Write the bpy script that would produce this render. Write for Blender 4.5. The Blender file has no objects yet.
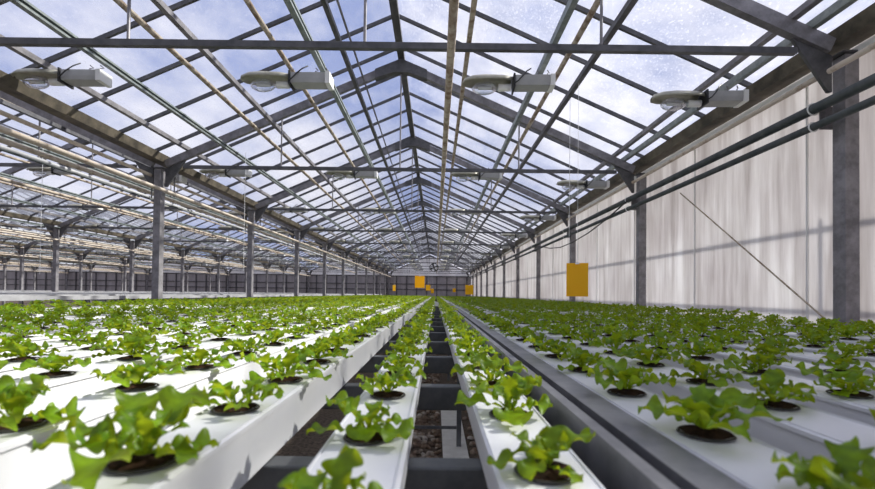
import bpy, math, random
from mathutils import Vector, Matrix
rnd = random.Random(7)
C = bpy.context.scene.collection
PI = math.pi
ZC = 0.95            # eye height above the gravel; heights written h(z) are measured from the eye
def h(z): return ZC + z
S = 3.05             # truss spacing
NK = 12
YF = S * NK          # far gable
BW = 6.67            # width of one span
XR = 2.82            # post line by the side wall
F = 441.0

ORD = ("zeroth first second third fourth fifth sixth seventh eighth ninth tenth eleventh twelfth thirteenth fourteenth "
       "fifteenth sixteenth seventeenth eighteenth nineteenth twentieth").split()
def nth(i):
    if i <= 20: return ORD[i]
    tens = {2: 'twenty', 3: 'thirty', 4: 'forty', 5: 'fifty', 6: 'sixty'}[i // 10]
    return tens + '-' + ORD[i % 10] if i % 10 else tens[:-1] + 'ieth'

# ------------------------------------------------------------------ mesh helper
class MB:
    def __init__(self): self.v = []; self.f = []
    def quad_box(self, P):
        b = len(self.v); self.v += [tuple(p) for p in P]
        for q in ((0,3,2,1),(4,5,6,7),(0,1,5,4),(1,2,6,5),(2,3,7,6),(3,0,4,7)): self.f.append(tuple(b+i for i in q))
    def box(self, x0, x1, y0, y1, z0, z1):
        self.quad_box([(x0,y0,z0),(x1,y0,z0),(x1,y1,z0),(x0,y1,z0),(x0,y0,z1),(x1,y0,z1),(x1,y1,z1),(x0,y1,z1)]); return self
    def bar(self, a, b, w, d, up=(0,0,1)):
        a = Vector(a); b = Vector(b); t = (b-a).normalized(); u = Vector(up)
        s = t.cross(u).normalized(); u = s.cross(t).normalized()
        P = []
        for e in (a, b):
            for (i, j) in ((-1,-1),(1,-1),(1,1),(-1,1)): P.append(e + s*(i*w/2) + u*(j*d/2))
        self.quad_box(P); return self
    def tube(self, pts, r, n=10, caps=True):
        pts = [Vector(p) for p in pts]; base = len(self.v); m = len(pts)
        rs = r if isinstance(r, (list, tuple)) else [r]*m
        ref = None
        for i, p in enumerate(pts):
            t = (pts[min(i+1, m-1)] - pts[max(i-1, 0)]).normalized()
            if ref is None: ref = Vector((0,0,1)) if abs(t.z) < .9 else Vector((1,0,0))
            s = t.cross(ref).normalized(); u = s.cross(t).normalized(); ref = u
            for k in range(n):
                a = 2*PI*k/n; self.v.append(tuple(p + s*math.cos(a)*rs[i] + u*math.sin(a)*rs[i]))
        for i in range(m-1):
            for k in range(n):
                a = base+i*n+k; b = base+i*n+(k+1) % n
                self.f.append((a, b, b+n, a+n))
        if caps:
            self.f.append(tuple(base+k for k in range(n))[::-1]); self.f.append(tuple(base+(m-1)*n+k for k in range(n)))
        return self
    def prism(self, prof, axis, a, b):
        """profile of 2D points swept along an axis ('x' or 'y') from a to b"""
        base = len(self.v); n = len(prof)
        for e in (a, b):
            for (p, q) in prof: self.v.append((e, p, q) if axis == 'x' else (p, e, q))
        for k in range(n):
            self.f.append((base+k, base+(k+1) % n, base+n+(k+1) % n, base+n+k))
        self.f.append(tuple(base+k for k in range(n))[::-1]); self.f.append(tuple(base+n+k for k in range(n)))
        return self
    def lathe(self, prof, c, n=20):
        base = len(self.v); m = len(prof)
        for (r, z) in prof:
            for k in range(n):
                a = 2*PI*k/n; self.v.append((c[0]+r*math.cos(a), c[1]+r*math.sin(a), c[2]+z))
        for i in range(m-1):
            for k in range(n):
                a = base+i*n+k; b = base+i*n+(k+1) % n; self.f.append((a, b, b+n, a+n))
        return self
    def mesh(self, name, m, smooth=False):
        me = bpy.data.meshes.new(name); me.from_pydata(self.v, [], self.f)
        if m: me.materials.append(m)
        import bmesh
        bm = bmesh.new(); bm.from_mesh(me); bmesh.ops.recalc_face_normals(bm, faces=bm.faces); bm.to_mesh(me); bm.free()
        if smooth: me.polygons.foreach_set('use_smooth', [True]*len(me.polygons))
        me.update(); return me
    def build(self, name, m, parent=None, smooth=False, bevel=0):
        o = bpy.data.objects.new(name, self.mesh(name, m, smooth)); C.objects.link(o)
        if parent: o.parent = parent
        if bevel:
            b = o.modifiers.new('edge', 'BEVEL'); b.width = bevel; b.segments = 2; b.limit_method = 'ANGLE'
        return o
def tag(o, label=None, cat=None, group=None, kind=None):
    if label: o['label'] = label
    if cat: o['category'] = cat
    if group: o['group'] = group
    if kind: o['kind'] = kind
    return o
def empty(name, loc, label=None, cat=None, group=None):
    o = bpy.data.objects.new(name, None); C.objects.link(o); o.location = loc; o.empty_display_size = .1
    return tag(o, label, cat, group)
def copy_tree(o, parent=None):
    c = o.copy(); C.objects.link(c)
    if parent: c.parent = parent
    for ch in KIDS.get(o.name, []): copy_tree(bpy.data.objects[ch], c)
    return c
KIDS = {}
def register(o):
    ch = [x for x in C.objects if x.parent == o]
    KIDS[o.name] = [x.name for x in ch]
    for x in ch: register(x)

# ------------------------------------------------------------------ materials
def new_mat(name):
    m = bpy.data.materials.new(name); m.use_nodes = True; nt = m.node_tree
    return m, nt, nt.nodes['Principled BSDF'], nt.nodes['Material Output']
def noise(nt, scale, detail=4, rough=.6, stretch=None, coord='Object'):
    tc = nt.nodes.new('ShaderNodeTexCoord'); n = nt.nodes.new('ShaderNodeTexNoise')
    n.inputs['Scale'].default_value = scale; n.inputs['Detail'].default_value = detail; n.inputs['Roughness'].default_value = rough
    if stretch:
        mp = nt.nodes.new('ShaderNodeMapping'); mp.inputs['Scale'].default_value = stretch
        nt.links.new(tc.outputs[coord], mp.inputs['Vector']); nt.links.new(mp.outputs[0], n.inputs['Vector'])
    else: nt.links.new(tc.outputs[coord], n.inputs['Vector'])
    return n
def ramp(nt, src, stops):
    r = nt.nodes.new('ShaderNodeValToRGB'); e = r.color_ramp.elements
    while len(e) < len(stops): e.new(.5)
    for i, (p, c) in enumerate(stops):
        e[i].position = p; e[i].color = c if len(c) == 4 else (*c, 1)
    nt.links.new(src, r.inputs[0]); return r
def mottled(name, c1, c2, scale=6, rough=.5, metal=0, lo=.35, hi=.65, stretch=None, bump=0, spec=.5):
    m, nt, p, out = new_mat(name)
    n = noise(nt, scale, 5, .65, stretch); r = ramp(nt, n.outputs['Fac'], [(lo, c1), (hi, c2)])
    nt.links.new(r.outputs[0], p.inputs['Base Color']); p.inputs['Roughness'].default_value = rough; p.inputs['Metallic'].default_value = metal
    p.inputs['Specular IOR Level'].default_value = spec
    if bump:
        b = nt.nodes.new('ShaderNodeBump'); b.inputs['Strength'].default_value = bump; b.inputs['Distance'].default_value = .01
        nt.links.new(n.outputs['Fac'], b.inputs['Height']); nt.links.new(b.outputs[0], p.inputs['Normal'])
    return m
M = {}
M['steel'] = mottled('galvanised_steel', (.15,.142,.15), (.29,.278,.292), 9, .5, .25)
M['steel_dark'] = mottled('dark_steel', (.06,.06,.064), (.125,.122,.128), 8, .5, .25)
M['steel_green'] = mottled('green_grey_steel', (.17,.20,.20), (.31,.34,.33), 14, .45, .3)
M['rust'] = mottled('rusty_painted_pipe', (.20,.13,.08), (.50,.43,.34), 11, .6, 0, .36, .58)
M['cream'] = mottled('cream_pipe', (.32,.22,.14), (.60,.52,.43), 9, .5, 0, .30, .48)
M['gutter'] = mottled('stained_gutter', (.045,.038,.028), (.15,.125,.09), 5, .65, 0, .35, .65)
M['black_pipe'] = mottled('dark_heating_pipe', (.03,.04,.042), (.075,.085,.085), 6, .35)
M['white_plastic'] = mottled('white_channel_plastic', (.66,.67,.69), (.74,.74,.75), 4, .35, 0, .3, .6)
M['white_old'] = mottled('aged_white_plastic', (.62,.62,.63), (.78,.78,.78), 4, .5)
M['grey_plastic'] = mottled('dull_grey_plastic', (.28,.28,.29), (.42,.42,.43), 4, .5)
M['rail'] = mottled('bench_rail', (.12,.12,.13), (.22,.22,.23), 10, .45, .3)
M['frame'] = mottled('bench_frame_steel', (.07,.075,.08), (.13,.135,.14), 10, .5, .3)
M['hood'] = mottled('lamp_reflector', (.30,.29,.23), (.46,.44,.36), 8, .4, .3)
M['ballast'] = mottled('lamp_ballast', (.33,.33,.33), (.43,.43,.42), 6, .5, .1)
M['cap'] = mottled('white_end_cap', (.80,.80,.78), (.86,.86,.84), 6, .5)
M['black'] = mottled('black_rubber', (.012,.012,.013), (.03,.03,.03), 8, .5)
M['white_cord'] = mottled('white_cord', (.7,.7,.7), (.8,.8,.8), 8, .6)
def card_mat():
    m, nt, p, out = new_mat('yellow_sticky_card'); p.inputs['Base Color'].default_value = (.96,.62,.008,1); p.inputs['Roughness'].default_value = .4
    tl = nt.nodes.new('ShaderNodeBsdfTranslucent'); tl.inputs['Color'].default_value = (1,.66,.008,1)
    mx = nt.nodes.new('ShaderNodeMixShader'); mx.inputs[0].default_value = .5
    nt.links.new(p.outputs[0], mx.inputs[1]); nt.links.new(tl.outputs[0], mx.inputs[2]); nt.links.new(mx.outputs[0], out.inputs['Surface']); return m
M['yellow'] = card_mat()
M['soil'] = mottled('peat_plug', (.010,.006,.004), (.055,.028,.016), 160, .95, 0, .35, .7, bump=.6, spec=.1)
M['pot'] = mottled('dark_pot', (.02,.018,.017), (.045,.04,.036), 40, .6)
M['concrete'] = mottled('pale_strip', (.62,.61,.59), (.74,.73,.72), 12, .8)
M['ground'] = mottled('gravel_ground', (.05,.035,.025), (.16,.12,.09), 45, .95, 0, .35, .65, bump=.8)
M['far_panel'] = mottled('far_wall_panel', (.27,.25,.26), (.40,.37,.385), 1.2, .7, 0, .3, .7, (3,1,.5))

def lamp_glass():
    m, nt, p, out = new_mat('clear_bulb_glass')
    tr = nt.nodes.new('ShaderNodeBsdfTransparent'); gl = nt.nodes.new('ShaderNodeBsdfGlossy'); gl.inputs['Roughness'].default_value = .05
    gl.inputs['Color'].default_value = (.9,.9,.95,1); tr.inputs['Color'].default_value = (.9,.91,.93,1)
    lw = nt.nodes.new('ShaderNodeLayerWeight'); lw.inputs['Blend'].default_value = .6
    mx = nt.nodes.new('ShaderNodeMixShader'); nt.links.new(lw.outputs['Facing'], mx.inputs[0])
    nt.links.new(tr.outputs[0], mx.inputs[1]); nt.links.new(gl.outputs[0], mx.inputs[2]); nt.links.new(mx.outputs[0], out.inputs['Surface'])
    return m
M['bulb'] = lamp_glass()
def roof_glass():
    m, nt, p, out = new_mat('roof_glass')
    tr = nt.nodes.new('ShaderNodeBsdfTransparent'); tr.inputs['Color'].default_value = (.93,.95,.96,1)
    gl = nt.nodes.new('ShaderNodeBsdfGlossy'); gl.inputs['Roughness'].default_value = .08
    di = nt.nodes.new('ShaderNodeBsdfTranslucent'); di.inputs['Color'].default_value = (.86,.87,.9,1)
    n1 = noise(nt, 1.3, 5, .7); n2 = noise(nt, 60, 2, .6, (1, .5, 1))
    r1 = ramp(nt, n1.outputs['Fac'], [(.40, (.02,)*3), (.75, (.16,)*3)])
    r2 = ramp(nt, n2.outputs['Fac'], [(.55, (0,)*3), (.72, (.20,)*3)])
    ad = nt.nodes.new('ShaderNodeMath'); ad.operation = 'ADD'; ad.use_clamp = True
    nt.links.new(r1.outputs[0], ad.inputs[0]); nt.links.new(r2.outputs[0], ad.inputs[1])
    m1 = nt.nodes.new('ShaderNodeMixShader'); nt.links.new(ad.outputs[0], m1.inputs[0])
    nt.links.new(tr.outputs[0], m1.inputs[1]); nt.links.new(di.outputs[0], m1.inputs[2])
    lw = nt.nodes.new('ShaderNodeLayerWeight'); lw.inputs['Blend'].default_value = .5     # thin pane: Schlick reflectance, the same from both sides
    pw = nt.nodes.new('ShaderNodeMath'); pw.operation = 'POWER'; pw.inputs[1].default_value = 5; nt.links.new(lw.outputs['Facing'], pw.inputs[0])
    ma = nt.nodes.new('ShaderNodeMath'); ma.operation = 'MULTIPLY_ADD'; ma.inputs[1].default_value = .7; ma.inputs[2].default_value = .04; nt.links.new(pw.outputs[0], ma.inputs[0])
    m2 = nt.nodes.new('ShaderNodeMixShader'); nt.links.new(ma.outputs[0], m2.inputs[0])
    nt.links.new(m1.outputs[0], m2.inputs[1]); nt.links.new(gl.outputs[0], m2.inputs[2]); nt.links.new(m2.outputs[0], out.inputs['Surface'])
    return m
M['glass'] = roof_glass()
def wall_sheet(name, c1, c2, tl):
    m, nt, p, out = new_mat(name)
    n1 = noise(nt, 1.0, 6, .65, (1, 7, .55)); r1 = ramp(nt, n1.outputs['Fac'], [(.30, c1), (.62, c2)])
    n3 = noise(nt, .9, 3, .5); r3 = ramp(nt, n3.outputs['Fac'], [(.35, (.88,.86,.86)), (.65, (1,1,1))])
    mu = nt.nodes.new('ShaderNodeMix'); mu.data_type = 'RGBA'; mu.blend_type = 'MULTIPLY'; mu.inputs[0].default_value = 1
    nt.links.new(r1.outputs[0], mu.inputs[6]); nt.links.new(r3.outputs[0], mu.inputs[7])
    df = nt.nodes.new('ShaderNodeBsdfDiffuse'); tl_ = nt.nodes.new('ShaderNodeBsdfTranslucent')
    nt.links.new(mu.outputs[2], df.inputs['Color']); nt.links.new(mu.outputs[2], tl_.inputs['Color'])
    mx = nt.nodes.new('ShaderNodeMixShader'); mx.inputs[0].default_value = tl
    nt.links.new(df.outputs[0], mx.inputs[1]); nt.links.new(tl_.outputs[0], mx.inputs[2])
    nt.links.new(mx.outputs[0], out.inputs['Surface'])
    return m
M['sheet'] = wall_sheet('translucent_wall_sheet', (.62,.595,.585), (.89,.885,.885), .52)
M['gable'] = wall_sheet('translucent_gable_sheet', (.70,.70,.73), (.86,.86,.88), .5)
def leaf_mat(name, dark, light):
    m, nt, p, out = new_mat(name)
    n = noise(nt, 48, 3, .6); oi = nt.nodes.new('ShaderNodeObjectInfo')
    r = ramp(nt, n.outputs['Fac'], [(.3, dark), (.7, light)])
    hs = nt.nodes.new('ShaderNodeHueSaturation')
    mr = nt.nodes.new('ShaderNodeMapRange'); mr.inputs['To Min'].default_value = .85; mr.inputs['To Max'].default_value = 1.15
    nt.links.new(oi.outputs['Random'], mr.inputs['Value']); nt.links.new(mr.outputs[0], hs.inputs['Value']); nt.links.new(r.outputs[0], hs.inputs['Color'])
    nt.links.new(hs.outputs[0], p.inputs['Base Color']); p.inputs['Roughness'].default_value = .42; p.inputs['Specular IOR Level'].default_value = .28
    tl = nt.nodes.new('ShaderNodeBsdfTranslucent'); ty = nt.nodes.new('ShaderNodeMix'); ty.data_type = 'RGBA'; ty.inputs[0].default_value = .5; ty.inputs[7].default_value = (.66,.68,.02,1)
    nt.links.new(hs.outputs[0], ty.inputs[6]); nt.links.new(ty.outputs[2], tl.inputs['Color'])
    mx = nt.nodes.new('ShaderNodeMixShader'); mx.inputs[0].default_value = .45
    nt.links.new(p.outputs[0], mx.inputs[1]); nt.links.new(tl.outputs[0], mx.inputs[2]); nt.links.new(mx.outputs[0], out.inputs['Surface'])
    return m
M['leaf'] = leaf_mat('lettuce_leaf', (.030,.10,.004), (.185,.35,.008))
def stones():
    m, nt, p, out = new_mat('gravel_stone')
    oi = noise(nt, 11, 2, .5); r = ramp(nt, oi.outputs['Fac'], [(.3, (.06,.035,.022)), (.5, (.19,.13,.09)), (.7, (.42,.38,.34))])
    nt.links.new(r.outputs[0], p.inputs['Base Color']); p.inputs['Roughness'].default_value = .85
    return m
M['stone'] = stones()

# ------------------------------------------------------------------ spans
NB = 6
def xc(b): return XR - BW/2 - b*BW            # ridge of span b
RC, SL = 3.20, .445                           # rafter centre line under the ridge, slope
def zr(x, b=0): return RC - SL*abs(x - xc(b))
def in_view(x, y, z=0, m=40):
    if y < .05: return False
    u = 435.5 + F*x/y; v = 294 - F*z/y
    return -m < u < 875+m and -m < v < 489+m
SPAN = ['lettuce span', 'second span', 'third span', 'fourth span', 'fifth span', 'sixth span']
def span_words(b): return 'lettuce span' if b == 0 else f'{ORD[b+1]} span from the wall'

# ------------------------------------------------------------------ setting
XL = XR - NB*BW
m = MB(); m.box(XL-.2, XR+.5, -3, YF+.3, -.05, 0); tag(m.build('floor', M['ground']), 'brown gravel ground under the benches', None, None, 'structure')
# right wall: translucent sheet, ribs between sheets, rails added outside to cast shadow bands on it
wr = bpy.data.objects.new('wall_right', None); C.objects.link(wr); wr['kind'] = 'structure'; wr['label'] = 'dirty white translucent side wall behind the right post row'
m = MB(); m.box(2.965, 2.975, -3, YF, 0, h(1.93)); m.build('sheet', M['sheet'], wr)
m = MB()
for z in (-.45, .22, .86): m.box(3.38, 3.40, -3, YF, h(z)-.016, h(z)+.016)
y = -2.6
while y < YF: m.box(3.401, 3.43, y, y+.03, 0, h(.95)); y += S
m.build('added_shadow_rails', M['steel'], wr)
m = MB()
y = -2.6
while y < YF: m.box(2.95, 2.964, y, y+.014, 0, h(1.76)); y += S/2
m.build('sheet_joints', M['cap'], wr)
# far wall
wf = bpy.data.objects.new('wall_far', None); C.objects.link(wf); wf['kind'] = 'structure'; wf['label'] = 'grey panelled far end wall below pale gables'
m = MB(); m.box(XL, 2.96, YF+.10, YF+.14, 0, h(1.50)); m.build('panels', M['far_panel'], wf)
m = MB()
for b in range(NB):
    c = xc(b); m.prism([(c-BW/2, h(1.50)), (c+BW/2, h(1.50)), (c+BW/2, h(zr(c+BW/2, b))), (c, h(RC)), (c-BW/2, h(zr(c-BW/2, b)))], 'y', YF+.10, YF+.13)
m.build('gable_sheets', M['gable'], wf)
m = MB(); x = 2.6
while x > XL: m.box(x-.035, x+.035, YF+.02, YF+.09, 0, h(1.50)); x -= BW/8
for z in (.35, .80, 1.46): m.box(XL, 2.9, YF+.045, YF+.095, h(z)-.03, h(z)+.03)
m.build('mullions', M['steel_dark'], wf)
m = MB(); m.box(XL-.32, XL-.28, -3, YF, 0, h(1.8)); tag(m.build('wall_left', M['gable']), 'pale translucent wall beyond the last span', None, None, 'structure')
# roofs: glass and glazing bars per slope
for b in range(NB):
    c = xc(b)
    for sgn in (-1, 1):
        r = bpy.data.objects.new('ceiling', None); C.objects.link(r); r['kind'] = 'structure'
        r['label'] = f'glazed roof slope on the {"wall" if sgn > 0 else "far"} side of the {span_words(b)}'
        off = .18
        xe = c + sgn*(BW/2 - .03)
        m = MB(); z0 = h(RC+off); z1 = h(zr(xe, b)+off)
        m.v = [(c,-2.5,z0),(xe,-2.5,z1),(xe,YF+.1,z1),(c,YF+.1,z0)]; m.f = [(0,1,2,3)]
        m.build('glass', M['glass'], r)
        m = MB(); y = -2.2
        while y < YF:
            if in_view(xe if sgn < 0 else c, y, 0, 900) or b == 0:
                m.bar((c, y, z0-.028), (xe, y, z1-.025), .026, .04)
            y += S/4.5
        m.build('glazing_bars', M['steel_dark'], r)

# ------------------------------------------------------------------ trusses
def make_truss():
    t = empty('roof_truss', (0,0,0))
    for s in (-1, 1):
        a = (s*.03, 0, RC-SL*.03); e = (s*(BW/2-.09), 0, RC-SL*(BW/2-.09))
        m = MB(); m.bar((*a[:2], a[2]), e, .06, .10); m.build('rafter', M['steel'], t)
        xp = BW/2-.09
        zz = RC - SL*xp
        m = MB(); P = [(s*(xp+.005), zz-.066), (s*(xp-.27), RC-SL*(xp-.27)-.066), (s*(xp-.24), RC-SL*(xp-.24)-.10), (s*(xp-.02), zz-.32), (s*(xp+.005), zz-.32)]
        m.prism(P, 'y', -.012, .012); m.build('haunch_plate', M['steel_dark'], t)
    m = MB(); m.prism([(0, RC+.052), (.36, RC-.10), (.36, RC-.225), (.10, RC-.14), (-.10, RC-.14), (-.36, RC-.225), (-.36, RC-.10)], 'y', -.055, .055); m.build('apex_plate', M['steel_dark'], t)
    m = MB(); m.box(-BW/2+.33, BW/2-.33, -.02, .02, 1.700, 1.744); m.build('tie_beam', M['steel_dark'], t)
    for x in (-1.65, 0, 1.65):
        m = MB(); zt = RC - SL*abs(x) - (.145 if x == 0 else .065)
        m.tube([(x, 0, 1.746), (x, 0, zt)], .011, 8); m.build('hanger_rod', M['steel'], t)
    return t
tr0 = make_truss(); register(tr0); first = True
for b in range(NB):
    i = 0
    for k in range(1, NK+1):
        y = k*S
        if k == NK: y -= .12
        if not in_view(xc(b)+BW/2-.6, y, 1.7, 60): continue
        o = tr0 if first else copy_tree(tr0); first = False; i += 1
        o.location = (xc(b), y, ZC)
        tag(o, f'grey steel roof truss of the {span_words(b)}, {nth(i)} from the camera', 'roof truss', 'roof trusses of the glasshouse')
# ------------------------------------------------------------------ posts
def make_post():
    t = empty('steel_post', (0,0,0)); H = ZC + zr(XR-.09) - .058
    m = MB(); m.box(-.05, .05, -.05, .05, .0125, H-.012); m.build('shaft', M['steel'], t, bevel=.006)
    m = MB(); m.box(-.085, .085, -.075, .075, H-.011, H); m.build('cap_plate', M['steel_dark'], t)
    m = MB(); m.box(-.088, .088, -.11, .11, 0, .012); m.build('base_plate', M['steel_dark'], t)
    return t
po = make_post(); register(po); first = True
for b in range(NB+1):
    i = 0; x = XR - b*BW + (.02 if b == 0 else 0)
    for k in range(1, NK+1):
        y = k*S - (.12 if k == NK else 0)
        if not in_view(x, y, 0, 40): continue
        o = po if first else copy_tree(po); first = False; i += 1
        o.location = (x, y, 0)
        row = 'standing against the translucent wall' if b == 0 else f'in the {nth(b)} open row left of the lettuce'
        tag(o, f'grey steel post {row}, {nth(i)} from the camera', 'post', 'steel posts by the wall' if b == 0 else 'steel posts between the spans')

# ------------------------------------------------------------------ members that run the length of the house
Y0, Y1 = -2.0, YF - .15
def run_box(name, x, z, w, d, mat, label, cat, group=None, y0=Y0, y1=Y1):
    m = MB(); m.box(x-w/2, x+w/2, y0, y1, h(z)-d/2, h(z)+d/2); return tag(m.build(name, M[mat]), label, cat, group)
def run_c(name, x, z, w, d, mat, label, cat, group=None):
    """cold-formed C section: web and two lips"""
    t = .006; m = MB(); a, e, lo, up = x-w/2, x+w/2, h(z)-d/2, h(z)+d/2
    m.prism([(a,lo),(e,lo),(e,lo+.018),(e-t,lo+.018),(e-t,lo+t),(a+t,lo+t),(a+t,up-t),(e-t,up-t),(e-t,up-.018),(e,up-.018),(e,up),(a,up)], 'y', Y0, Y1)
    return tag(m.build(name, M[mat]), label, cat, group)
def run_pipe(name, x, z, r, mat, label, cat, group=None, y0=Y0, y1=Y1, n=10):
    m = MB(); m.tube([(x, y0, h(z)), (x, y1, h(z))], r, n); return tag(m.build(name, M[mat], smooth=True), label, cat, group)
def under(x, b, d): return zr(x, b) - .0625 - d/2        # just beneath the rafters
def on_line(r, b=0, drop=.09):                            # r = X/Z of the line seen from the eye, measured in span 0
    c = xc(0)
    # solve z = RC - drop - SL*|r z - c|
    s = 1 if r > c/RC else -1
    z = (RC - drop + s*SL*c) / (1 + s*SL*r)
    return r*z - c
PUR = [('roof_purlin', -.395, .05, 'steel_dark', 'dark steel purlin'), ('roof_purlin', -.975, .05, 'steel', 'grey steel purlin'),
       ('roof_purlin', -1.757, .05, 'steel', 'thin grey steel purlin near the valley gutter'),
       ('roof_purlin', .12, .055, 'rust', 'patchy weathered purlin just past the ridge'), ('roof_purlin', .655, .05, 'steel_dark', 'dark steel purlin halfway up'),
       ('roof_purlin', 1.26, .045, 'steel', 'grey steel purlin low near the wall eave')]
PIP = [('heating_pipe', -1.11, .026, 'rust', 'rust-stained cream pipe low on the far slope'), ('heating_pipe', -.66, .026, 'rust', 'rust-stained cream pipe high on the far slope'),
       ('heating_pipe', -.35, .013, 'steel', 'thin grey pipe beside the ridge'), ('heating_pipe', .54, .026, 'rust', 'rust-stained brown pipe on the wall-side slope')]
LX = (-2.95, -1.04, .92, 2.60)
def lamp_z(x, b, q): return zr(x, b) + .0865 if q == 3 else min(2.02, zr(x, b) - .0625 - .031)
for b in range(NB):
    c = xc(b); sp = span_words(b)
    run_box('ridge_beam', c, RC+.091, .09, .066, 'steel_dark', f'dark ridge beam along the top of the {sp}', 'ridge beam', 'ridge beams')
    for (nm, r, d, mt, lb) in PUR:
        if b >= 3 and r in (-.975, .12): continue
        over = r in (-1.757, 1.26)                       # the two eave purlins lie on the rafters, the others hang under them
        x = c + on_line(r, drop=-.08 if over else .09)
        run_box(nm, x, zr(x, b) + .057 + d/2 if over else under(x, b, d), .05, d, mt, f'{lb} {"on" if "slope" not in lb else "in"} the {sp}' + (' far slope' if r < -.2 and "valley" not in lb else ''), 'purlin', 'roof purlins')
    for (nm, r, d, mt, lb) in PIP:
        if b >= 3 and r == -.35: continue
        x = c + on_line(r)
        run_pipe(nm, x, under(x, b, 2*d), d, mt, f'{lb} of the {sp}', 'pipe', 'pipes under the roof')
    for q, dx in enumerate(LX):
        x = c + dx + .515 + 0
        z = lamp_z(x, b, q)
        run_c('lamp_rail', x, z, .045, .06, 'steel_green', f'green-grey lamp rail of the {sp}, {nth(4-q)} from its wall side', 'lamp rail', 'lamp rails')
    run_pipe('heating_pipe', c+.60, 1.66, .028, 'rust', f'weathered pipe under tie beams near the ridge of the {sp}', 'pipe', 'pipes under the tie beams')
# valley gutters
for b in range(NB+1):
    x = XR - b*BW + (.03 if b == 0 else 0); z = zr(XR-BW/2+BW/2-.0)
    m = MB(); w, zb, zt = .105, h(zr(XR)+.06), h(zr(XR)+.155)
    m.prism([(x-w*.7, zb), (x+w*.7, zb), (x+w, zt), (x+w-.006, zt), (x+w*.7-.006, zb+.006), (x-w*.7+.006, zb+.006), (x-w+.006, zt), (x-w, zt)], 'y', Y0, Y1)
    tag(m.build('gutter', M['gutter']), 'dark stained eave gutter above the translucent wall' if b == 0 else f'brown stained valley gutter over the {nth(b)} open post row', 'gutter', 'roof gutters')
# pipes by the right wall
run_pipe('wall_pipe', 2.70, 1.36, .036, 'black_pipe', 'upper and thicker dark pipe along the translucent wall', 'pipe', 'wall pipes')
run_pipe('wall_pipe', 2.70, 1.232, .027, 'black_pipe', 'lower and thinner dark pipe along the translucent wall', 'pipe', 'wall pipes')
run_pipe('wall_pipe', 2.715, 1.58, .020, 'cream', 'pale cream pipe above the two dark pipes on the wall', 'pipe', 'wall pipes')
run_box('wall_rail', 2.87, 1.70, .03, .05, 'cap', 'pale rail along the top of the translucent wall', 'rail')
for k in range(1, NK):
    t = empty('pipe_bracket', (2.70, k*S+.10, h(1.3)), f'pipe bracket with white clips on the wall post, {nth(k)} from the camera', 'bracket', 'pipe brackets on the wall posts')
    for (z, r) in ((1.36, .036), (1.232, .027)):
        m = MB(); pts = [(math.cos(a)*(r+.006), 0, z-1.3+math.sin(a)*(r+.006)) for a in [2*PI*i/16 for i in range(17)]]
        m.tube(pts, .005, 6, False); m.build('clip', M['cap'], t, smooth=True)
    m = MB(); m.box(.044, .175, -.004, .004, -.085, .08); m.build('bracket_plate', M['steel'], t)
# pipes along each valley
for b in range(1, NB):
    X = XR - b*BW; w = nth(b)
    run_pipe('valley_pipe', X+.155, 1.36, .024, 'cream', f'cream rust-spotted pipe, lower one beside the {w} open post row, lettuce side', 'pipe', 'pipes along the valleys')
    run_pipe('valley_pipe', X-.115, 1.60, .022, 'cream', f'cream pipe high on the far side of the {w} open post row', 'pipe', 'pipes along the valleys')
    run_pipe('valley_pipe', X-.13, 1.45, .024, 'cream', f'cream pipe low on the far side of the {w} open post row', 'pipe', 'pipes along the valleys')
    run_pipe('valley_pipe', X-.16, 1.28, .012, 'black_pipe', f'thin dark pipe lowest on the far side of the {w} open post row', 'pipe', 'pipes along the valleys')
    i = 0
    for k in range(1, NK):
        if not in_view(X, k*S, 1.4, 40): continue
        i += 1; m = MB(); m.box(-.17, .19, -.03, .006, .165, .190); m.box(-.168, -.152, -.006, .006, -.14, .164); m.box(.150, .162, -.006, .006, -.08, .164)
        o = m.build('pipe_bracket', M['steel_dark']); o.location = (X, k*S + .085, h(1.40))
        tag(o, f'flat steel pipe bracket on the {w} open post row, {nth(i)} from the camera', 'bracket', 'pipe brackets on the open post rows')
    if b <= 2:
        for q, (dx, z) in enumerate(((-.55, 1.50), (-1.27, 1.66))):
            run_pipe('screen_roller', X+dx, z, .030, 'grey_plastic' if q else 'cream', f'{"grey" if q else "cream"} roller tube beyond the {w} open post row, {"outer" if q else "inner"} of two', 'roller tube', 'roller tubes')
m = MB(); m.tube([(2.86, 5.16, h(1.22)), (2.86, 3.2, h(-.175))], .007, 8); tag(m.build('brace_wire', M['rust']), 'slanting rusty brace wire across the translucent wall', 'brace wire')  # thin brace wire slanting down along the wall
m = MB(); m.tube([(2.655, 6.12, h(1.33)), (2.66, 6.9, h(1.2)), (2.66, 7.7, h(1.10)), (2.66, 8.6, h(1.04)), (2.66, 9.4, h(1.03)), (2.66, 10.3, h(1.10)), (2.655, 11.2, h(1.24)), (2.65, 12.0, h(1.33))], .011, 8)
tag(m.build('sagging_cord', M['black'], smooth=True), 'black cable sagging below the dark wall pipes', 'cable')

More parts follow.
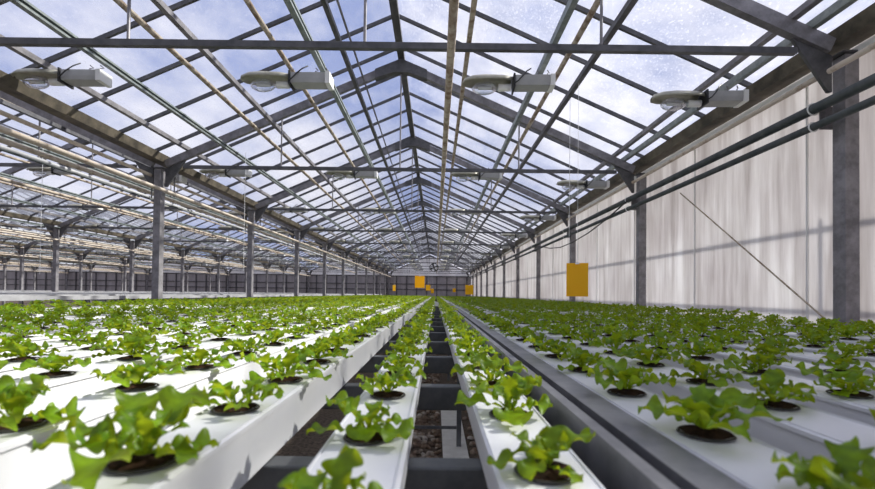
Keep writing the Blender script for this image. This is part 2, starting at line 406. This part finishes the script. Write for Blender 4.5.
# ------------------------------------------------------------------ grow lamps
def make_lamp():
    t = empty('grow_lamp', (0,0,0))
    m = MB()      # reflector hood: arched section tapering to the free end, open below
    secs = [(-.46, .015, .015), (-.44, .06, .045), (-.37, .095, .068), (-.26, .105, .076), (-.10, .098, .070), (-.02, .065, .06)]
    n = 10; base = 0
    for (x, w, hh) in secs:
        for i in range(n+1):
            a = PI*i/n; m.v.append((x, -math.cos(a)*w, math.sin(a)*hh - .01))
    for j in range(len(secs)-1):
        for i in range(n):
            a = j*(n+1)+i; m.f.append((a, a+1, a+n+2, a+n+1))
    o = m.build('reflector', M['hood'], t, smooth=True); sd = o.modifiers.new('s', 'SOLIDIFY'); sd.thickness = .004
    m = MB(); m.lathe([(.001, 0)]+[(.062*math.sin(a), .11*(1-math.cos(a))) for a in [PI*i/12 for i in range(1, 12)]]+[(.024, .222), (.024, .26)], (0,0,0), 18)
    m.v = [(-.375+q[2], q[1], -.055+q[0]) for q in m.v]; bu = m.build('bulb', M['bulb'], t, smooth=True)
    m = MB(); m.tube([(-.14, 0, -.05), (-.03, 0, -.05)], .034, 12); m.build('socket', M['cap'], t, smooth=True)
    m = MB(); m.tube([(-.32, 0, -.055), (-.20, 0, -.055)], .016, 8); m.build('arc_tube', M['cap'], bu, smooth=True)
    m = MB(); m.prism([(-.07, -.06), (.07, -.06), (.075, -.02), (.075, .04), (-.075, .04), (-.075, -.02)], 'x', 0, .30); bx = m.build('ballast_box', M['ballast'], t, bevel=.005)
    m = MB(); m.prism([(-.078, -.065), (.078, -.065), (.080, .045), (-.080, .045)], 'x', .302, .345); m.build('end_cap', M['cap'], bx, bevel=.004)
    m = MB(); m.prism([(-.085, -.08), (.085, -.08), (.085, .05), (-.085, .05)], 'x', -.016, -.001); m.build('clamp_band', M['black'], t)
    for x in (.20, .29):
        m = MB(); m.tube([(x, 0, .042), (x, 0, .085), (x+.02, .02, .10), (x, 0, .118)], .005, 6); m.build('hook', M['steel'], bx, smooth=True)
    m = MB(); m.tube([(-.008, -.088, -.05), (.02, -.095, -.03), (.06, -.09, .02), (.10, -.06, .08), (.14, -.03, .12)], .006, 6); m.build('power_lead', M['black'], t, smooth=True)
    return t
la = make_lamp(); register(la); first = True; NLAMP = 0
for b in range(3):
    rows = 0
    for k in range(1, NK):
        y = (k + .27)*S; any_ = False
        for q, dx in enumerate(LX):
            x = xc(b) + dx + .515
            if not in_view(x, y, 1.85, 30): continue
            if not any_: rows += 1; any_ = True
            zt = lamp_z(x, b, q)
            o = la if first else copy_tree(la); first = False; NLAMP += 1
            o.location = (x-.245 + (-.09, 0, 0, -.005)[q], y, h(zt - .032 - .118*.92)); o.scale = (1, .95, .92); o.rotation_euler = (rnd.uniform(-.012, .012), rnd.uniform(-.012, .012), rnd.uniform(-.04, .04))
            tag(o, f'grow lamp in the {"lettuce" if b == 0 else ORD[b+1]} span, {nth(rows)} row from camera, {nth(4-q)} from its wall side', 'grow lamp', 'grow lamps under the roof')

# ------------------------------------------------------------------ benches: channels, frames, rails
ROWS = []      # (x centre, channel top z, width, depth, label)
ROWS.append((-.081, -.18, .100, .056, 'directly left of the gravel gap'))
ROWS.append((.113, -.18, .100, .056, 'directly right of the gravel gap'))
for i in range(15): ROWS.append((-.271 - i*.220, -.162, .086, .075, f'of the left bench, {nth(i+1)} from the gravel gap'))
for i in range(12): ROWS.append((.325 + i*.193, -.165, .104, .070, f'of the right bench, {nth(i+1)} beyond the twin rails'))
def channel(x, zt, w, d, y0, y1, label):
    t = empty('growing_channel', (x, y0, h(zt-d)), label, 'growing channel', 'growing channels')
    m = MB(); L = y1-y0
    m.prism([(-w/2+.004, 0), (w/2-.004, 0), (w/2-.004, d-.008), (w/2, d-.008), (w/2, d-.002), (w/2-.004, d), (-w/2+.004, d), (-w/2, d-.002), (-w/2, d-.008), (-w/2+.004, d-.008)], 'y', 0, L)
    m.build('body', M['white_plastic'], t)
    m = MB()
    for s in (-1, 1): m.box(s*w*.455-.0010, s*w*.455+.0010, 0, L, d, d+.0015)
    m.build('lid_ridges', M['white_plastic'], t)
    m = MB(); m.box(-w/2, w/2, L+.001, L+.012, .002, d-.004); m.build('end_cap', M['white_old'], t)
NEARY, SECY, ENDY = 8.4, 8.95, 24.0
for (x, zt, w, d, lb) in ROWS:
    channel(x, zt, w, d, -.35, NEARY, f'white growing channel {lb}, near section')
    channel(x, zt, w, d, SECY, ENDY, f'white growing channel {lb}, far section')
m = MB(); m.box(-3.6, 2.75, NEARY+.14, NEARY+.24, h(-.2385), h(-.150)); tag(m.build('cross_trough', M['cap']), 'white cross trough between near and far channel sections', 'trough')
# twin rails right of the gap
m = MB(); zt = h(-.160)
m.prism([(.190, zt-.10), (.196, zt-.10), (.196, zt-.006), (.206, zt-.006), (.206, zt), (.190, zt)], 'y', -.35, NEARY); tag(m.build('bench_rail', M['rail']), 'upright grey steel rail beside the channel right of the gravel gap', 'rail', 'twin bench rails')
m = MB(); zt = h(-.163)
m.prism([(.226, zt-.072), (.232, zt-.072), (.232, zt-.006), (.270, zt-.006), (.270, zt), (.226, zt)], 'y', -.35, NEARY); tag(m.build('bench_rail', M['rail']), 'flat-topped grey steel rail along the edge of the right bench', 'rail', 'twin bench rails')
# frames
zb = -.238
ys = [.63 + .53*i for i in range(15)] + [8.59]
for i, y in enumerate(ys + [9.3, 12, 15, 18, 21, 23.5]):
    y += .0
    t = empty('bench_trestle', (0, y, 0), f'dark steel bench trestle under the channels, {nth(i+1)} from the camera', 'trestle', 'bench trestles')
    m = MB(); m.box(-3.45, 2.60, -.02, .02, h(zb-.062), h(zb-.001)); m.build('cross_bar', M['frame'], t, bevel=.003)
    for x in (-1.61, 1.51):
        m = MB(); m.box(x-.014, x+.014, -.014, .014, 0, h(zb-.063)); m.build('leg', M['frame'], t)
    if i % 4 == 0 or i > 15:
        for x in (-3.3, -.28, .155, 2.5):
            m = MB(); m.box(x-.014, x+.014, -.014, .014, 0, h(zb-.063)); m.build('leg', M['frame'], t)
        m = MB(); m.box(-.265, .140, -.008, .008, .115, .131); m.build('lower_brace', M['frame'], t)
m = MB(); m.box(.055, .205, 2.45, 4.3, .001, .010); tag(m.build('ground_strip', M['concrete']), 'white strip lying on the gravel between the two middle channels', 'strip')
# gravel stones, seen through the gap
m = MB(); r2 = random.Random(3)
ico_v = []; g = (1+5**.5)/2
for (a, b_) in ((-1, g), (1, g), (-1, -g), (1, -g)): ico_v += [(a, b_, 0), (0, a, b_), (b_, 0, a)]
import bmesh
bmI = bmesh.new(); bmesh.ops.create_icosphere(bmI, subdivisions=2, radius=1); iv = [v.co.copy() for v in bmI.verts]; fi = [tuple(v.index for v in f.verts) for f in bmI.faces]; bmI.free()
for i in range(2600):
    y = 1.2 + 7*r2.random()**1.3; x = r2.uniform(-.45, .055) if r2.random() < .85 else r2.uniform(.205, .45)
    s = r2.uniform(.010, .026); E = Matrix.Rotation(r2.uniform(0, 6.28), 3, 'Z') @ Matrix.Rotation(r2.uniform(-.5, .5), 3, 'X')
    if not (x < .05-s or x > .21+s) and 2.4 < y < 4.35: continue
    if any(abs(x-lx) < .05 and abs(y-ly) < .06 for lx in (-.28, .155) for ly in (2.75, 4.87, 6.99)): continue
    b0 = len(m.v); sc = Vector((s*r2.uniform(.8, 1.4), s*r2.uniform(.7, 1.1), s*r2.uniform(.5, .8))); ph = r2.uniform(0, 9)
    for q in iv:
        k = 1 + .16*math.sin(3*q.x+ph) + .14*math.sin(4*q.y+ph*2)
        p = E @ Vector((q.x*sc.x*k, q.y*sc.y*k, q.z*sc.z*k)); m.v.append((x+p.x, y+p.y, max(.001, s*.35+p.z + r2.uniform(0, .001))))
    m.f += [tuple(b0+j for j in f) for f in fi]
me = bpy.data.meshes.new('gravel'); me.from_pydata(m.v, [], m.f); me.materials.append(M['stone']); o = bpy.data.objects.new('gravel', me); C.objects.link(o)
tag(o, 'brown and grey gravel on the ground below the gap', 'gravel', None, 'stuff')
# empty benches in the spans on the left
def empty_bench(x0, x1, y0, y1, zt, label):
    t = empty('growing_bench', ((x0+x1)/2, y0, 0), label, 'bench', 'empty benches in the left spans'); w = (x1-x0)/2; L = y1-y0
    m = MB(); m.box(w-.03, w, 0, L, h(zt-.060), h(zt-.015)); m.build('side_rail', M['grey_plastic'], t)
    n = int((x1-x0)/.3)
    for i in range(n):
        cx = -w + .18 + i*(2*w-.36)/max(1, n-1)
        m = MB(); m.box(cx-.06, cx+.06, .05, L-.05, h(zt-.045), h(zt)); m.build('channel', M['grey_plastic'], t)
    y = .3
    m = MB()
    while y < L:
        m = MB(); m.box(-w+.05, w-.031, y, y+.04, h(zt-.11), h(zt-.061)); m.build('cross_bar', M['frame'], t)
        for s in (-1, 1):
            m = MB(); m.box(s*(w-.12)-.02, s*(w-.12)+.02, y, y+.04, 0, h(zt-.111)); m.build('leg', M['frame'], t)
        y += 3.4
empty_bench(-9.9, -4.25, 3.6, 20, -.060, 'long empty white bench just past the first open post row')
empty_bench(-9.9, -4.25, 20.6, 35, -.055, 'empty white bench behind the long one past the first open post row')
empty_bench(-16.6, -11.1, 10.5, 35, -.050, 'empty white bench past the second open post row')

# ------------------------------------------------------------------ lettuce
def leaf(m, az, L, W, lift, droop, rg, nu, nv, zmin=.004):
    b0 = len(m.v); ph = rg.uniform(0, 6.28); ph2 = rg.uniform(0, 6.28); amp = rg.uniform(.28, .50)*W; lob = rg.uniform(2.6, 3.8)
    r, z = .006, .006; ca, sa = math.cos(az), math.sin(az); bend = rg.uniform(-.5, .5); tw = rg.uniform(-.5, .5)
    for i in range(nu+1):
        t = i/nu; el = lift + (droop-lift)*t**1.2
        if i: r += L/nu*math.cos(el); z += L/nu*math.sin(el)
        z = max(z, zmin+.003)
        w = W*(.16 + .84*min(1, max(0, (t-.22)/.40))**1.2)*(1 - .70*max(0, (t-.70)/.30)**2)
        for j in range(nv+1):
            q = -1 + 2*j/nv
            lb = (.5+.5*math.sin(lob*6.28*t+ph+(1.9 if q < 0 else 0)))**.6
            ww = w*(1 + (.55*(lb-.62)*min(1, t*1.8))*abs(q)**3)
            lat = q*ww; up = .50*w*q*q*(1-t*.8) + amp*(abs(q)**2.5)*math.sin(t*18+ph2+(2 if q < 0 else 0))*min(1, t*2.2) + tw*lat*t*.6
            # push along the leaf normal
            rx = r - up*math.sin(el) ; zz = max(z + up*math.cos(el), zmin)
            la_ = lat + bend*.25*t*t*L
            m.v.append((ca*rx - sa*la_, sa*rx + ca*la_, zz))
    for i in range(nu):
        for j in range(nv):
            a = b0 + i*(nv+1) + j; m.f.append((a, a+1, a+nv+2, a+nv+1))
def lettuce_mesh(seed, nu, nv, n_out, n_in, big=1.0, zmin=.004):
    rg = random.Random(seed); m = MB(); a0 = rg.uniform(0, 6.28)
    for i in range(n_out):
        leaf(m, a0 + i*6.283/n_out + rg.uniform(-.35, .35), rg.uniform(.048, .080)*big, rg.uniform(.014, .021)*big, rg.uniform(.12, 1.0), rg.uniform(-.8, .4), rg, nu, nv, zmin)
    for i in range(n_in):
        leaf(m, a0 + .4 + i*6.283/n_in + rg.uniform(-.4, .4), rg.uniform(.036, .064)*big, rg.uniform(.012, .019)*big, rg.uniform(.95, 1.45), rg.uniform(-.4, .9), rg, nu, nv, zmin)
    return m
def soil_mb():
    m = MB(); rg = random.Random(5); n = 18; R = .0280
    m.v.append((0, 0, .006)); 
    for ring in (1, 2, 3):
        for k in range(n):
            a = 6.283*k/n; rr = R*ring/3*(1 + (rg.uniform(-.06, .06) if ring < 3 else 0)); m.v.append((rr*math.cos(a), rr*math.sin(a), [0, .0055, .004, .0018][ring]+rg.uniform(-.0012, .0018)))
    for k in range(n): m.f.append((0, 1+k, 1+(k+1) % n))
    for ring in (0, 1):
        for k in range(n):
            a = 1+ring*n+k; b_ = 1+ring*n+(k+1) % n; m.f.append((a, a+n, b_+n, b_))
    return m
soil_me = soil_mb().mesh('soil_plug', M['soil'], True)
rim_me = MB().lathe([(.0275, .0005), (.0280, .0022), (.0300, .0022), (.0312, .0005), (.0275, .0005)], (0,0,0), 24).mesh('pot_rim', M['pot'], True)
PLANT = []
rp = random.Random(11)
fixed = {0: [.336, .550, .774], 1: [.4485, .66, .879], 2: [.415, .605, .805, 1.02], 3: [.52, .732, .93], 4: [.62, .83], 17: [.345, .53, .748, .97], 18: [.44, .674, .85], 19: [.56, .758]}
for ri, (x, zt, w, d, lb) in enumerate(ROWS):
    ysr = list(fixed.get(ri, [])); y = (ysr[-1] + .211) if ysr else .25 + rp.random()*.2
    while y < NEARY - .08: ysr.append(y); y += .211
    y = SECY + .1 + rp.random()*.1
    while y < ENDY - .1: ysr.append(y); y += .211
    for y in ysr:
        dx = 0; 
        vis = in_view(x, y, zt+.03, 55)
        PLANT.append((y, x, zt, ri, vis))
seen = sorted(p for p in PLANT if p[4])
near = seen[:300]; ids = set((p[0], p[3]) for p in near)
VAR = [lettuce_mesh(100+i, 24, 8, 6 + i % 3, 4 + i % 2, rp.uniform(.9, 1.08)).mesh('foliage', M['leaf'], True) for i in range(14)]
count = {}
proto = empty('lettuce', (0,0,0))
fo = bpy.data.objects.new('foliage', VAR[0]); so = bpy.data.objects.new('soil_plug', soil_me); ro = bpy.data.objects.new('pot_rim', rim_me)
for q in (fo, so, ro): C.objects.link(q); q.parent = proto
SHORT = {0: 'in the channel left of the gravel gap', 1: 'in the channel right of the gravel gap'}
for i in range(15): SHORT[2+i] = f'in the {nth(i+1)} left bench channel from the gap'
for i in range(12): SHORT[17+i] = f'in the {nth(i+1)} right bench channel beyond the rails'
for i, (y, x, zt, ri, v) in enumerate(near):
    if i == 0: o, f = proto, fo
    else:
        o = proto.copy(); C.objects.link(o)
        f = fo.copy(); C.objects.link(f); f.parent = o
        for q in (so, ro):
            c_ = q.copy(); C.objects.link(c_); c_.parent = o
    f.data = VAR[rp.randrange(len(VAR))]
    f.rotation_euler = (0, 0, rp.uniform(0, 6.28)); s = rp.uniform(.84, 1.10); f.scale = (s, s, s*rp.uniform(.9, 1.12))
    o.location = (x, y, h(zt)+.0018); count[ri] = count.get(ri, 0) + 1
    tag(o, f'lettuce {SHORT[ri]}, {nth(count[ri])} plant from the camera', 'lettuce', 'young lettuces in the channels')
LOW = [lettuce_mesh(300+i, 5, 2, 7, 4, 1.04, .021) for i in range(6)]
m = MB()
PV = [(.030*math.cos(6.283*k/8), .030*math.sin(6.283*k/8), .002) for k in range(8)]
sv, sf = [], []
for (y, x, zt, ri, v) in PLANT:
    if (y, ri) in ids or not v and not in_view(x, y, zt, 400): continue
    L_ = LOW[rp.randrange(6)]; a = rp.uniform(0, 6.28); ca, sa = math.cos(a), math.sin(a); s = rp.uniform(.85, 1.15); b0 = len(m.v); z0 = h(zt)+.002
    m.v += [(x + s*(ca*q[0]-sa*q[1]), y + s*(sa*q[0]+ca*q[1]), z0 + s*q[2]) for q in L_.v]
    m.f += [tuple(b0+j for j in q) for q in L_.f]
    b1 = len(sv); sv += [(x+q[0], y+q[1], z0+q[2]*.3) for q in PV]; sf.append(tuple(range(b1, b1+8)))
t = empty('lettuce_field', (0,0,0)); tag(t, 'mass of small green lettuces filling the far channels', 'lettuce', None, 'stuff')
me = bpy.data.meshes.new('far_foliage'); me.from_pydata(m.v, [], m.f); me.materials.append(M['leaf']); me.polygons.foreach_set('use_smooth', [True]*len(me.polygons)); o = bpy.data.objects.new('far_foliage', me); C.objects.link(o); o.parent = t; o['kind'] = 'stuff'
me = bpy.data.meshes.new('far_soil_plugs'); me.from_pydata(sv, [], sf); me.materials.append(M['soil']); o = bpy.data.objects.new('far_soil_plugs', me); C.objects.link(o); o.parent = t; o['kind'] = 'stuff'

# ------------------------------------------------------------------ sticky cards, fan, cords
def card(x, y, z, w, hh, ztop, rz, label):
    t = empty('sticky_trap', (x, y, h(z)), label, 'sticky trap', 'yellow sticky traps'); t.rotation_euler = (0, 0, rz)
    m = MB(); m.box(-w/2, w/2, -.0015, .0015, -hh/2, hh/2); m.build('card', M['yellow'], t)
    m = MB(); m.tube([(0, 0, hh/2), (0, 0, ztop-z)], .002, 5); m.build('hanging_string', M['white_cord'], t)
    m = MB(); m.box(-.02, .02, -.006, .006, hh/2-.012, hh/2+.006); m.build('clip', M['cap'], t)
xp = xc(0) + on_line(.655)
card(xp, 4.55, .165, .215, .345, under(xp, 0, .05)-.026, -.35, 'largest yellow sticky trap hanging near the translucent wall')
card(-.44, S*4-.03, .33, .27, .33, 1.694, -.1, 'yellow sticky trap hanging above the end of the middle channels')
card(1.165, S*5-.03, .16, .28, .33, 1.694, .0, 'yellow sticky trap hanging beyond the largest one, before dark wall posts')
card(-.36, S*7-.03, .30, .23, .28, 1.694, .3, 'small yellow sticky trap just right of the one above the channels')
card(-2.0, S*7-.03, .27, .15, .29, 1.694, .5, 'narrow yellow sticky trap nearest the first open post row')
card(-.2, S*9-.03, .19, .19, .30, 1.694, .2, 'tiny yellow sticky trap lowest over the gravel gap')
card(1.16, S*9-.03, .25, .19, .24, 1.694, -.3, 'tiny yellow sticky trap below the fan, wall side')
def fan(x, y, z, ztop):
    t = empty('circulation_fan', (x, y, h(z)), 'round dark fan hanging high above the gravel gap', 'fan')
    m = MB(); m.tube([(math.cos(a)*.17, 0, math.sin(a)*.17) for a in [2*PI*i/28 for i in range(29)]], .018, 8, False); m.build('ring', M['black'], t, smooth=True)
    m = MB(); m.tube([(0, -.05, 0), (0, .06, 0)], .045, 14); mo = m.build('motor', M['black'], t, smooth=True)
    for i in range(4):
        a = i*PI/2 + .4; m = MB(); d = Vector((math.cos(a), 0, math.sin(a))); n = Vector((-math.sin(a), 0, math.cos(a))); yv = Vector((0,1,0))
        P = []
        for (r, w) in ((.046, .02), (.148, .05)):
            for (s, e) in ((-1, -1), (1, -1), (1, 1), (-1, 1)): P.append(d*r + n*(s*w) + yv*(s*.02 + e*.003))
        m.quad_box(P); m.build('blade', M['black'], mo)
    m = MB(); m.tube([(0, 0, .19), (0, 0, ztop-z)], .008, 6); m.build('hanging_rod', M['steel'], t)
fan(-.07, S*6-.03, 1.10, 1.694)
for (x, y, zt_, zb_, lb) in ((1.48, 4.9, 2.30, .35, 'thin white cord hanging beside the largest sticky trap'), (-2.75, 6.3, 2.0, .3, 'thin white cord hanging in front of the first open post row'), (-5.3, 5.9, 1.9, .2, 'thin white cord hanging in the second span')):
    m = MB(); m.tube([(x, y, h(zb_)), (x, y, h(zt_))], .0028, 5); tag(m.build('hanging_cord', M['white_cord']), lb, 'cord', 'white hanging cords')

# ------------------------------------------------------------------ sky and sun
W = bpy.data.worlds.new('World'); bpy.context.scene.world = W; W.use_nodes = True; nt = W.node_tree
bg = nt.nodes['Background']; tc = nt.nodes.new('ShaderNodeTexCoord')
mp = nt.nodes.new('ShaderNodeMapping'); mp.inputs['Scale'].default_value = (1, 1, 1.6); mp.inputs['Location'].default_value = (.35, .2, .1)
nz = nt.nodes.new('ShaderNodeTexNoise'); nz.inputs['Scale'].default_value = 2.6; nz.inputs['Detail'].default_value = 8; nz.inputs['Roughness'].default_value = .58
nt.links.new(tc.outputs['Generated'], mp.inputs[0]); nt.links.new(mp.outputs[0], nz.inputs['Vector'])
rp_ = ramp(nt, nz.outputs['Fac'], [(.38, (.235,.29,.52)), (.60, (.70,.69,.77))])
sx = nt.nodes.new('ShaderNodeSeparateXYZ'); nt.links.new(tc.outputs['Generated'], sx.inputs[0])
hr = ramp(nt, sx.outputs['Z'], [(0, (0,0,0)), (.04, (1,1,1))])
mx = nt.nodes.new('ShaderNodeMix'); mx.data_type = 'RGBA'; mx.inputs[6].default_value = (.25,.25,.24,1)
nt.links.new(hr.outputs[0], mx.inputs[0]); nt.links.new(rp_.outputs[0], mx.inputs[7]); nt.links.new(mx.outputs[2], bg.inputs['Color'])
bg.inputs['Strength'].default_value = 1.0
sl = bpy.data.lights.new('sun', 'SUN'); sl.energy = 5.6; sl.angle = .035; sl.color = (1, .96, .89)
so_ = bpy.data.objects.new('sun', sl); C.objects.link(so_)
el, azm = math.radians(37.6), math.radians(15)
d = Vector((math.cos(el)*math.cos(azm), math.cos(el)*math.sin(azm), math.sin(el)))
so_.rotation_euler = d.to_track_quat('Z', 'Y').to_euler(); so_.location = (8, 4, 9)

# ------------------------------------------------------------------ camera
cd = bpy.data.cameras.new('camera'); cam = bpy.data.objects.new('camera', cd); C.objects.link(cam)
cd.sensor_width = 36; cd.sensor_fit = 'HORIZONTAL'; cd.lens = F/875*36; cd.clip_start = .02
pitch, roll = math.radians(.9), math.radians(.7)
R = Matrix.Rotation(PI/2 + pitch, 4, 'X') @ Matrix.Rotation(roll, 4, 'Z')
cam.matrix_world = Matrix.Translation((0, 0, ZC)) @ R
loc = R.to_3x3().inverted() @ Vector((0, 1, 0)); u, v = loc.x/-loc.z*F, loc.y/-loc.z*F
cd.shift_x = (u - (435.5-437.5))/875; cd.shift_y = (v - (244.5-294))/875
cd.dof.use_dof = True; cd.dof.focus_distance = 2.2; cd.dof.aperture_fstop = 5.0
sc = bpy.context.scene; sc.camera = cam
sc.view_settings.view_transform = 'Standard'; sc.view_settings.look = 'None'; sc.view_settings.exposure = 0.5; sc.view_settings.gamma = 1; sc.view_settings.use_curve_mapping = False
sc.cycles.transparent_max_bounces = 24; sc.cycles.max_bounces = 8
